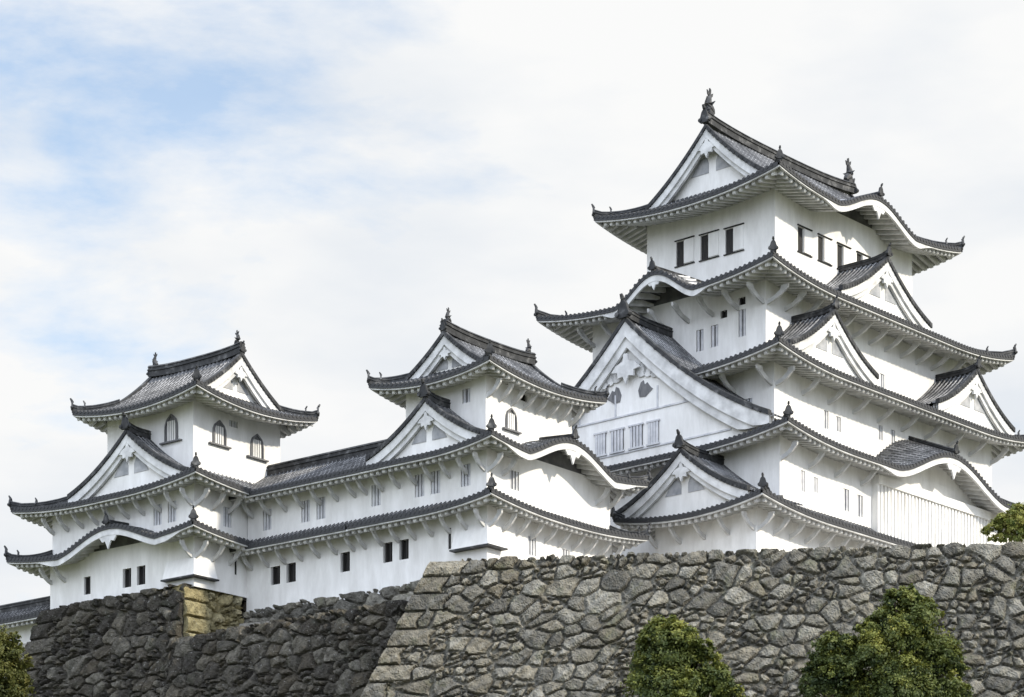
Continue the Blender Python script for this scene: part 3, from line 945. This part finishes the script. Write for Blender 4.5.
# second tier
w2 = [('F', 1.75, zk(47.3), .55, 1.3, 'lattice'), ('F', 2.85, zk(47.35), .55, 1.3, 'lattice'), ('F', 4.9, zk(47.7), .55, 1.6, 'lattice'), ('F', 3.55, zk(48.5), .5, .45, 'dark'), ('F', 4.9, zk(49.0), .5, .45, 'dark'),
      ('R', 0.2, zk(46.5), .5, 1.1, 'lattice'), ('R', 1.5, zk(46.5), .5, 1.1, 'lattice')]
storey(keep, T2, zk(43), zk(50.1), w2)
tiled_roof(keep, E2, T2, T1, zk(49.6), 2.0, kara=(('F', 0.2, 3.2, 1.55, 0.05),), lift=0.75)
brackets(keep, E2, T2, zk(49.6), 'FR', 1.7)
s2 = Side(E2, 'R')
dormer(keep, s2, -0.7, 5.0, zk(53.25), zk(50.25), 0.95, 0.40, 3.4, zr=zk(49.75), ridge_s=.72, orn=.72)
# top storey
w1 = [('F', -2.3, zk(54.3), .62, 1.5, 'shutter'), ('F', -0.4, zk(54.25), .62, 1.5, 'shutter'), ('F', 1.5, zk(54.2), .62, 1.5, 'shutter')]
w1 += [('R', y, zk(54.2), .62, 1.5, 'shutter') for y in (-4.9, -2.75, -0.65, 1.5, 3.6)]
storey(keep, T1, zk(48), zk(56.9), w1)
tiled_roof(keep, E1, T1, None, zk(56.25), 5.2, axis='Y', g=2.9, vg=0.7, c=0.5, lift=0.75, kara=(('R', 0.5, 4.7, 1.45, 0.05),), fish_s=0.76)

# ================================================================== the group of smaller towers (drawn at 1 : 0.95)
S_ = 0.95
SC[0] = S_
def place(x, y, z):
    p = CAM + (np.array((x, y, z)) - CAM) * S_
    return tuple(p)
WZ = 31.0
def zw(z): return z - WZ
# ---- west small keep
west = thing('castle_turret', 'three tiered white turret beside the tallest tower, wave gable on its sunlit side', 'castle turret', place(-88.514, 108.477, WZ), 0, 'smaller white castle turrets')
A3, A2, A1 = (-9.3, 0, 0, 11.87), (-9.3, -.1, .1, 11.8), (-6.97, -.94, 1.05, 9.1)
F3, F2, F1 = (-9.3, 1.55, -1.5, 13.5), (-8.35, 1.55, -1.5, 13.5), (-8.45, .65, -.55, 10.5)
ww3 = [('F', -7.45, zw(33.45), .72, 1.15, 'dark'), ('F', -6.2, zw(33.45), .72, 1.15, 'dark'), ('R', 4.1, zw(33.5), .75, 1.1, 'lattice'), ('R', 7.3, zw(33.4), .75, .9, 'lattice'), ('F', -2.75, zw(33.6), .22, 1.2, 'dark')]
storey(west, A3, zw(30.0), zw(35.4), ww3)
tiled_roof(west, F3, A3, A2, zw(35.02), 0.7, sides='FRB', lift=0.5)
brackets(west, F3, A3, zw(35.02), 'FR', 1.25)
ww2 = [('F', -8.45, zw(36.95), .72, 1.25, 'lattice'), ('F', -5.1, zw(37.0), .72, 1.3, 'lattice'), ('F', -3.9, zw(37.0), .72, 1.3, 'lattice'), ('F', -1.65, zw(37.05), .72, 1.25, 'lattice'), ('R', 2.6, zw(37.0), .85, 1.1, 'lattice')]
storey(west, A2, zw(35), zw(38.6), ww2)
tiled_roof(west, F2, A2, A1, zw(38.2), 1.15, sides='FRB', lift=0.55, kara=(('R', 6.1, 5.0, 1.55, 0.08),))
brackets(west, F2, A2, zw(38.2), 'FR', 1.25, skip=(('R', 2.2, 10),))
dormer(west, Side(F2, 'F'), -3.75, 4.5, zw(41.45), zw(38.75), 0.9, 0.4, 3.4, zr=zw(38.32))
storey(west, A1, zw(38), zw(43.1), [('R', 3.3, zw(40.75), .85, 1.15, 'arch'), ('F', -2.4, zw(41.9), .6, .8, 'lattice'), ('R', 4.5, zw(42.3), .7, .4, 'dark')])
tiled_roof(west, F1, A1, None, zw(42.75), 2.95, axis='Y', g=1.95, vg=0.55, c=0.45, lift=0.55, fish_s=0.42)
brackets(west, F1, A1, zw(42.75), 'R', 1.0)
drop_bay(west, A3, (2.3, 1.2), zw(32.8), zw(34.1), 0.42)
# ---- corridor
hall = thing('corridor_building', 'long low two storey white corridor with grey roof joining the two smaller turrets', 'castle corridor', place(-88.514, 108.477, WZ))
C3, C2 = (-18.95, -9.3, 0, 6), (-18.95, -9.3, .1, 5.9)
wc3 = [('F', -16.5, zw(33.3), .78, 1.1, 'dark'), ('F', -15.2, zw(33.3), .78, 1.15, 'dark'), ('F', -10.8, zw(33.35), .75, 1.15, 'dark')]
storey(hall, C3, zw(30), zw(35.4), wc3, sides='FB')
G3 = (-18.95, -9.3, -1.5, 7.5)
for k in 'FB':
    tiled_roof(hall, G3, C3, C2, zw(35.0), 0.7, sides=k)
brackets(hall, G3, (-18.6, -9.9, 0, 6), zw(35.0), 'F', 1.25)
wc2 = [('F', -17.3, zw(36.8), .72, 1.25, 'lattice'), ('F', -14.1, zw(36.85), .72, 1.3, 'lattice'), ('F', -12.85, zw(36.85), .72, 1.3, 'lattice')]
storey(hall, C2, zw(35), zw(38.6), wc2, sides='FB')
G2 = (-19.9, -6.95, -1.485, 7.5)
for k in 'FB':
    tiled_roof(hall, G2, (-19.9, -6.95, .1, 5.9), (-19.9, -6.95, 2.95, 3.05), zw(38.18), 2.3, sides=k, c=0.4)
brackets(hall, G2, (-18.6, -9.9, .1, 5.9), zw(38.18), 'F', 1.25)
mb = MB()
mb.sweep([(x, 3.0, zw(40.5)) for x in (-19.9, -14, -6.95)], ridge_cs(1.5))
mb.build('main_ridge', M['ridge'], hall)
# ---- north-west small keep
nw = thing('castle_turret', 'far left three tiered white turret with arched windows and wave eave on the front', 'castle turret', place(-107.42, 104.017, WZ), 0, 'smaller white castle turrets')
B3, B2, B1 = (-12.9, 0, 0, 10), (-12.8, -.1, .1, 9.9), (-8.6, -1.0, .9, 8.4)
H3, H2, H1 = (-15.2, 1.6, -1.6, 11.6), (-14.9, 1.7, -1.5, 11.5), (-9.8, 1.15, -.9, 9.55)
wn3 = [('F', -9.45, zw(33.5), .6, 1.1, 'dark'), ('F', -5.85, zw(33.5), .75, 1.15, 'dark'), ('F', -4.6, zw(33.5), .75, 1.15, 'dark'), ('R', 3.5, zw(34.0), .2, 1.0, 'dark')]
storey(nw, B3, zw(32.25), zw(35.5), wn3)
tiled_roof(nw, H3, B3, B2, zw(35.12), 0.7, kara=(('F', -5.9, 5.1, 1.3, 0.05),), lift=0.55, sides='FRL')
brackets(nw, H3, B3, zw(35.12), 'FR', 1.25, skip=(('F', -10.6, -1.2), ('R', 3.2, 12)))
wn2 = [('F', -3.25, zw(37.0), .72, 1.25, 'lattice'), ('F', -2.0, zw(37.0), .72, 1.25, 'lattice'), ('R', 2.9, zw(36.9), .7, 1.2, 'lattice')]
storey(nw, B2, zw(35), zw(38.7), wn2)
tiled_roof(nw, H2, B2, B1, zw(38.25), 1.4, lift=0.55)
brackets(nw, H2, B2, zw(38.25), 'FR', 1.25, skip=(('R', 3.2, 12),))
dormer(nw, Side(H2, 'F'), -4.85, 5.3, zw(42.05), zw(38.85), 0.95, 0.42, 3.0, zr=zw(38.37))
storey(nw, B1, zw(38), zw(44.0), [('F', -2.85, zw(42.3), .95, 1.5, 'arch'), ('R', 3.05, zw(42.15), .95, 1.35, 'arch'), ('R', 6.3, zw(42.0), .95, 1.35, 'arch'), ('R', 4.3, zw(43.0), .75, .4, 'lattice')])
tiled_roof(nw, H1, B1, None, zw(43.55), 3.55, axis='X', g=2.05, vg=0.6, c=0.45, lift=0.6, fish_s=0.42)
drop_bay(nw, B3, (2.35, 1.6), zw(32.85), zw(34.0), 0.38)
# ---- roofed wall to the far left
rw = thing('roofed_wall', 'low white plastered wall with tiled coping at the far left', 'wall', place(-107.42 - 13.0, 104.017 + 1.0, WZ))
mb = MB()
mb.box(-14, 0.0, 0.0, 0.6, zw(27.0), zw(32.3))
mb.build('plaster_wall', M['plaster'], rw)
for k in 'FB':
    tiled_roof(rw, (-14, 0.0, -1.3, 1.9), (-14, 0.0, 0, .6), (-14, 0.0, .28, .32), zw(32.25), 1.0, sides=k)
mb = MB()
mb.sweep([(x, 0.3, zw(33.25)) for x in (-14, -7, 0)], ridge_cs(1.1))
mb.build('coping_ridge', M['ridge'], rw)

# ================================================================== stone walls
def voro(s, h, cw, ch, seed, drop=0.22):
    """irregular stones: nearest-site cells on a jittered lattice; returns cell id and edge distance"""
    r_ = np.random.default_rng(seed)
    n, k = 320, 90
    jx, jy = r_.random((n, k)), r_.random((n, k))
    dead = r_.random((n, k)) < drop
    ax = r_.uniform(0.8, 1.25, (n, k))
    I0, J0 = np.floor(s / cw).astype(int), np.floor(h / ch).astype(int)
    f1 = np.full(s.shape, 1e9); f2 = np.full(s.shape, 1e9)
    cid = np.zeros(s.shape, int)
    sx = np.zeros(s.shape); sy = np.zeros(s.shape)
    for di in range(-2, 3):
        for dj in range(-2, 3):
            I, J = (I0 + di) % n, (J0 + dj) % k
            off = 0.5 * ((J0 + dj) % 2)
            x = (I0 + di + 0.15 + 0.7 * jx[I, J] + off - .25) * cw
            y = (J0 + dj + 0.15 + 0.7 * jy[I, J]) * ch
            d = np.hypot((s - x) / cw, (h - y) / ch) * ax[I, J] + dead[I, J] * 9
            nearer = d < f1
            f2 = np.where(nearer, f1, np.minimum(f2, d))
            cid = np.where(nearer, I * k + J, cid)
            sx = np.where(nearer, x, sx); sy = np.where(nearer, y, sy)
            f1 = np.where(nearer, d, f1)
    return cid, (f2 - f1) * min(cw, ch) * 0.5, s - sx, h - sy

def stone_wall(root, pts, ztop, zbot, batter, mat, seed, cw=1.05, ch=0.78, res=0.06, fine=9.5, depth=0.30, corner=(True, False), name='stone_face', top=1.6, drop=0.2):
    """battered rubble wall along pts[0]->pts[1] (outside to the right of that line); real relief per stone"""
    p0, p1 = np.array(pts[0], float), np.array(pts[1], float)
    a = p1 - p0
    L = np.linalg.norm(a)
    a /= L
    nrm = np.array((a[1], -a[0]))
    H = ztop - zbot
    hs = np.concatenate([np.arange(0, min(fine, H), res), np.arange(min(fine, H), H + 0.4, 0.4)])
    b0, b1 = batter[1] if corner[0] else 0, batter[1] if corner[1] else 0
    ss = np.linspace(0, L, int(L / res))
    s2, h2 = np.meshgrid(ss, hs)
    wob = 0.07 * np.sin(s2 * 1.7 + h2 * 2.3) + 0.05 * np.sin(s2 * 3.9 - h2 * 3.1 + 1)
    cid, ed, dx, dy = voro(s2 + wob, h2 + 0.6 * wob[:, ::-1] + 40, cw, ch, seed, drop)
    r_ = np.random.default_rng(seed + 5)
    tab = r_.random((90000, 4))
    # a third of the places are filled with smaller stones
    small, e2, x2, y2 = voro(s2 + wob * .6 + 3, h2 + wob * .6 + 23, cw * .52, ch * .55, seed + 1, 0.1)
    sm = tab[cid, 1] > 0.66
    ed = np.where(sm, np.minimum(ed, e2), ed)
    dx = np.where(sm, x2, dx); dy = np.where(sm, y2, dy)
    cid = np.where(sm, 45000 + small, cid)
    for q, on in ((0, corner[0]), (1, corner[1])):     # long and short corner stones, alternating
        if not on:
            continue
        sc = s2 if q == 0 else L - s2
        row = np.floor((h2 + 0.05 * np.sin(s2 * 2)) / 0.95).astype(int)
        ln = np.where(row % 2 == 0, 1.75, 0.95) + 0.7 * tab[row + 700, 0] + 0.08 * np.sin(h2 * 7)
        fr = (h2 / 0.95) - row
        edge = np.minimum(np.minimum(fr, 1 - fr) * 0.95, np.abs(ln - sc))
        inb = sc < ln
        cid = np.where(inb, 20000 + row * 2 + q, cid)
        ed = np.where(inb, edge, np.minimum(ed, np.abs(sc - ln)))
        dx = np.where(inb, 0, dx); dy = np.where(inb, (fr - .5) * .9, dy)
    jag = 0.5 * np.sin(s2 * 13 + 3 * np.sin(h2 * 7)) * np.sin(h2 * 15 + 2 * np.sin(s2 * 9)) + 0.5 * np.sin(s2 * 23 + h2 * 19 + 2 * np.sin(s2 * 5))
    ed = ed + 0.022 * jag
    T = tab[cid]
    k = np.clip((ed - 0.022) / 0.045, 0, 1)
    relief = -depth * (1 - k) + (T[..., 1] - 0.5) * 0.13 * k - 0.05 + 0.05 * np.clip(ed / 0.25, 0, 1)
    tilt = ((T[..., 2] - .5) * dx * 0.24 + (T[..., 3] - .5) * dy * 0.34) * k
    an = T[..., 2] * PI                                  # a broken edge across each stone
    fa = dx * np.cos(an) + dy * np.sin(an)
    tilt = tilt - (0.04 + 0.20 * T[..., 3]) * np.abs(fa) * k
    rough = (0.035 * np.sin(s2 * 9.1 + T[..., 0] * 20) * np.sin(h2 * 8.3 + T[..., 1] * 20) + 0.03 * np.sin(s2 * 5.3 + h2 * 6.1 + T[..., 2] * 30) + 0.016 * r_.normal(size=s2.shape)) * k
    disp = relief + tilt + rough
    cv = 0.12 * (h2 / max(H, 1)) ** 2 * 0                # straight batter
    ofs = batter[0] * h2 + cv + disp
    # corners spread as the wall widens downwards
    al = s2 + np.where(s2 < L / 2, -(1 - 2 * s2 / L) * b0 * h2, (2 * s2 / L - 1) * b1 * h2)
    z = ztop - h2 + np.where(h2 < 0.7, (T[..., 1] - 0.6) * 0.14 * (1 - h2 / 0.7) + np.where(k < 0.35, -0.1, 0) * (1 - h2 / 0.7), 0)
    P = np.stack([p0[0] + a[0] * al + nrm[0] * ofs, p0[1] + a[1] * al + nrm[1] * ofs, z], -1)
    capP = P[:1].copy()
    capP[..., :2] -= nrm * top
    P = np.concatenate([capP, P])
    colr = np.concatenate([T[:1, :, 0], T[..., 0]])
    colg = np.concatenate([T[:1, :, 3], T[..., 3]])
    mb = MB()
    mb.grid(P)
    for e in (0, -1):                                   # return faces that close the ends
        col_ = P[:, e]
        bk = col_.copy()
        bk[:, :2] -= nrm * 6
        if e == 0:
            bk[:, :2] += a * 1.2
        else:
            bk[:, :2] -= a * 1.2
        mb.grid(np.stack([col_, bk], 1) if e == -1 else np.stack([bk, col_], 1))
    o = mb.build(name, mat, root)
    at_ = o.data.color_attributes.new('stone', 'FLOAT_COLOR', 'POINT')
    n = len(o.data.vertices)
    arr = np.ones((n, 4), np.float32)
    full = np.concatenate([colr.ravel(), np.repeat(colr[:, 0], 2), np.repeat(colr[:, -1], 2)])
    arr[:, 0] = full[:n]
    arr[:, 1] = np.concatenate([colg.ravel(), np.repeat(colg[:, 0], 2), np.repeat(colg[:, -1], 2)])[:n]
    at_.data.foreach_set('color', arr.ravel())
    return o
SC[0] = 1.0
def pl(x, y, z=31.0):
    q = place(x, y, z)
    return (q[0], q[1])
def pz(z):
    return place(0, 0, z)[2]

bl_, br_ = pl(-87.769, 102.671), pl(-60.544, 118.801)
d_ = np.array(br_) - np.array(bl_)
br_ = tuple(np.array(bl_) + d_ * 1.85)
bast = thing('stone_wall', 'tall sloping grey rubble stone bastion spanning the right foreground under the keep', 'stone wall', (*bl_, 12.0), 0, 'stone walls under the castle')
o = stone_wall(bast, [(0, 0), tuple(np.array(br_) - np.array(bl_))], pz(31.0) - 12, 0, (0.30, 0.43), M['stone_grey'], 21, cw=0.98, ch=0.74, top=3.0, drop=.16)
loc = pl(-107.42, 104.017)
nwb = thing('stone_wall', 'mossy stone base under the far left turret, front coloured shaded, end coloured sunlit', 'stone wall', (*loc, 12.0), 0, 'stone walls under the castle')
o = stone_wall(nwb, [(-13.0 * S_, -.75 * S_), (-.1 * S_, -.75 * S_)], pz(32.4) - 12, 0, (0.26, 0.33), M['stone_shaded'], 33, corner=(True, False), fine=12, name='front_face')
o = stone_wall(nwb, [(-.1 * S_, -.75 * S_), (-.1 * S_, 3.9)], pz(32.4) - 12, pz(28.4) - 12, (0.16, 0.0), M['stone_sunlit'], 35, corner=(True, False), fine=12, name='end_face', cw=1.0, ch=.7)
lowb = thing('stone_wall', 'long shade-coloured lower stone wall below the corridor, between left turret base and bastion', 'stone wall', (*loc, 12.0), 0, 'stone walls under the castle')
o = stone_wall(lowb, [(-.3 * S_, -.75 * S_ - .26 * 3.2), (17.0, -.75 * S_ - .26 * 3.2)], pz(29.0) - 12, 0, (0.26, 0.0), M['stone_shaded'], 47, corner=(False, False), fine=11, top=5.5)
corb = thing('stone_wall', 'narrow stone footing directly under the white corridor wall', 'stone wall', (*pl(-88.514, 108.477), 12.0), 0, 'stone walls under the castle')
o = stone_wall(corb, [(-18.0, -.30), (-1.0, -.30)], pz(31.45) - 12, pz(28.4) - 12, (0.22, 0), M['stone_grey'], 59, corner=(False, False), fine=5, cw=1.0, ch=.75)

# ================================================================== ground
def hill(r_, d):
    h = 15.0 * np.clip((d - 45) / 62, 0, 1) ** 1.3
    return h
n = 90
rr = np.concatenate([-np.geomspace(4000, 100, 18), np.linspace(-90, 90, 46), np.geomspace(100, 4000, 18)])
dd = np.concatenate([-np.geomspace(4000, 20, 14), np.linspace(-10, 110, 61), np.geomspace(120, 4000, 20)])
rg, dg = np.meshgrid(rr, dd)
zg = hill(rg, dg) + 0.25 * np.sin(rg * .21) * np.sin(dg * .17) * (dg > 30) * (dg < 115)
c_, s_ = math.cos(HEAD), math.sin(HEAD)
mb = MB()
mb.grid(np.stack([rg * c_ - dg * s_, rg * s_ + dg * c_, zg], -1))
o = structure(mb.build('ground', M['earth']))
smooth(o)
# courtyard behind the bastion, on which the keep stands
mb = MB()
q = [to_world(-3.0, 131), to_world(46, 125), to_world(46, 190), to_world(-30, 190), to_world(-30, 150), to_world(-8, 140)]
zt = pz(31.0) - 0.45
mb.prism([(x, y, zt) for x, y in q], (0, 0, -14))
structure(mb.build('courtyard', M['gravel']))

# ================================================================== trees
def tree(name, label, r_, d, zbase, blobs, nleaf, lsize, mat, trunk_h, seed, group=None, trunk_r=0.22, tone0=0.0):
    """blobs: (right, away, up, rx, ry, rz) relative to the foot of the trunk"""
    x, y = to_world(r_, d)
    root = thing(name, label, 'tree', (x, y, zbase), HEAD, group)
    rg_ = np.random.default_rng(seed)
    mb = MB()
    mb.tube([(0, 0, 0), (0.05, 0.02, trunk_h * .35), (-0.04, 0.05, trunk_h * .7), (0.02, 0, trunk_h)], [trunk_r * 1.3, trunk_r, trunk_r * .7, trunk_r * .3], 8)
    for bx, by, bz, rx, ry, rz in blobs:
        st_ = min(bz * .7, trunk_h * .8)
        mb.tube([(0, 0, st_), (bx * .5, by * .5, (st_ + bz) / 2), (bx, by, bz)], [trunk_r * .5, trunk_r * .35, trunk_r * .12], 6)
    mb.build('trunk', M['bark'], root)
    lobes = []                                          # every mass breaks up into smaller sprays with shade between them
    for bx, by, bz, rx, ry, rz in blobs:
        lobes.append((bx, by, bz, rx * .72, ry * .72, rz * .72))
        for _ in range(9):
            q = rg_.normal(size=3); q /= np.linalg.norm(q)
            q[2] = abs(q[2]) * 1.1 - .25
            f_ = rg_.uniform(.26, .44)
            e_ = rg_.uniform(.62, .86)
            lobes.append((bx + q[0] * rx * e_, by + q[1] * ry * e_, bz + q[2] * rz * e_, rx * f_, ry * f_, rz * f_ * 1.15))
    blobs = lobes
    vol = np.array([b_[3] * b_[4] * b_[5] for b_ in blobs]) ** (2 / 3)
    cnt = (vol / vol.sum() * nleaf).astype(int)
    V, F, A = [], [], []
    for (bx, by, bz, rx, ry, rz), c in zip(blobs, cnt):
        # clumps on the shell, leaves gathered round each clump
        nc = max(6, c // 70)
        u = rg_.normal(size=(nc, 3)); u /= np.linalg.norm(u, axis=1)[:, None]
        u[:, 2] = np.where(u[:, 2] < -0.55, -u[:, 2], u[:, 2])
        rad = rg_.uniform(0.62, 1.0, nc) + np.where(rg_.random(nc) < .16, rg_.uniform(.05, .30, nc), 0)
        cen = np.array((bx, by, bz)) + u * rad[:, None] * np.array((rx, ry, rz))
        tone = rg_.normal(0.36, 0.13, nc) + 0.26 * u[:, 2] + tone0 + rg_.normal(0, .09)  # upward clumps coloured yellower, top light put into the leaf colour
        idx = rg_.integers(0, nc, c)
        cs = 0.19 * (rx * ry * rz) ** (1 / 3)
        pos = cen[idx] + rg_.normal(size=(c, 3)) * cs * np.array((1, 1, 0.8))
        nr = u[idx] + rg_.normal(size=(c, 3)) * 0.55 + np.array((0, 0, .25))
        nr /= np.linalg.norm(nr, axis=1)[:, None]
        t1 = np.cross(nr, rg_.normal(size=(c, 3))); t1 /= np.linalg.norm(t1, axis=1)[:, None]
        t2 = np.cross(nr, t1)
        ls = lsize * rg_.uniform(.6, 1.35, c)[:, None]
        q = np.stack([pos - t1 * ls * .5, pos + t2 * ls * .32, pos + t1 * ls * .6, pos - t2 * ls * .32], 1)
        V.append(q.reshape(-1, 3))
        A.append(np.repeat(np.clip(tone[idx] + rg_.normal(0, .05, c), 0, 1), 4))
    V = np.concatenate(V); A = np.concatenate(A)
    mb = MB()
    mb.v = list(map(tuple, V.tolist())); mb.uv = [(0, 0)] * len(V)
    mb.f = list(map(tuple, np.arange(len(V)).reshape(-1, 4).tolist()))
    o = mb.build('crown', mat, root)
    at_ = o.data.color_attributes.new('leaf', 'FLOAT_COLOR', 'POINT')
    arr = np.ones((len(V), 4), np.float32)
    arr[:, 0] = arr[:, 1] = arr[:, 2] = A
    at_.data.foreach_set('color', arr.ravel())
    return root
def rd(px, d): return (px - 512) / 2487 * d
def up(py, d): return 1.6 + (1100 - py) / 2487 * d
DT = 108.0
g0 = float(hill(0, DT)) - 0.2
def crown(px_list, d, foot_px):
    """blobs given as seen: (px, py, radius px across, radius px up, away)"""
    k = d / 2487
    return [((a - foot_px) * k, aw, up(b_, d) - g0, ra * k, ra * k * .9, rb * k) for a, b_, ra, rb, aw in px_list]
tree('round_tree', 'largest rounded green conifer in front of stone bastion at lower right', rd(908, DT), DT, g0,
     crown([(900, 640, 40, 40, 0), (872, 668, 34, 34, -.4), (932, 662, 32, 36, .2), (903, 610, 26, 24, 0), (858, 697, 26, 28, 0), (922, 622, 26, 28, .4), (884, 625, 22, 22, .3), (900, 700, 60, 44, 0), (945, 700, 26, 38, 0), (893, 596, 10, 9, 0), (915, 598, 9, 9, .2), (868, 640, 16, 20, -.5), (952, 668, 14, 18, 0)], DT, 908), 100000, 0.125, M['leaf'], 7.5, 3, 'conifers in front of the bastion')
tree('round_tree', 'small dark shrubby tree tucked against left side of the largest conifer', rd(826, DT), DT - .5, g0,
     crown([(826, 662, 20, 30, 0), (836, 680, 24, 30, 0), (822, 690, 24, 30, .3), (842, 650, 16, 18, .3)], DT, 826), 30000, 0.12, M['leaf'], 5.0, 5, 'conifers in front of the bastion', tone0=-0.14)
tree('round_tree', 'green conifer sloping to the right in front of stone bastion, left of the largest', rd(680, DT), DT - 2, g0,
     crown([(666, 662, 32, 32, 0), (646, 680, 22, 34, 0), (690, 678, 30, 28, .3), (664, 700, 40, 34, 0), (708, 698, 30, 22, 0), (655, 650, 20, 18, .3), (684, 654, 20, 18, -.3), (726, 702, 18, 14, 0), (668, 634, 10, 10, 0), (646, 655, 12, 12, -.2), (700, 664, 12, 10, .1)], DT, 680), 70000, 0.125, M['leaf'], 6.0, 9, 'conifers in front of the bastion')
DL = 118.0
def crown2(lst, d, foot, zb):
    k = d / 2487
    return [((a - foot) * k, aw, up(b_, d) - zb, ra * k, ra * k * .9, rb * k) for a, b_, ra, rb, aw in lst]
tree('leafy_tree', 'yellowish green tree cut by the lower left corner of the photo', rd(-15, DL), DL, 14.0,
     crown2([(-12, 656, 30, 32, 0), (4, 676, 28, 34, 0), (-18, 690, 40, 42, 0), (16, 700, 20, 28, 0), (10, 644, 14, 14, 0)], DL, -15, 14.0), 36000, 0.12, M['leaf_olive'], 8.0, 13)
DR = 136.0
zr_ = pz(31.0) - 0.5
tree('leafy_tree', 'pale green leafy sapling rising above the right end of stone bastion', rd(1042, DR), DR, zr_,
     crown2([(1012, 528, 20, 13, 0), (994, 530, 13, 8, .2), (1030, 522, 26, 20, 0), (1002, 522, 14, 9, 0), (1050, 515, 28, 24, 0), (1022, 512, 14, 10, .3), (1014, 537, 22, 8, .2)], DR, 1042, zr_), 16000, 0.15, M['leaf_pale'], 1.6, 17, trunk_r=0.1)
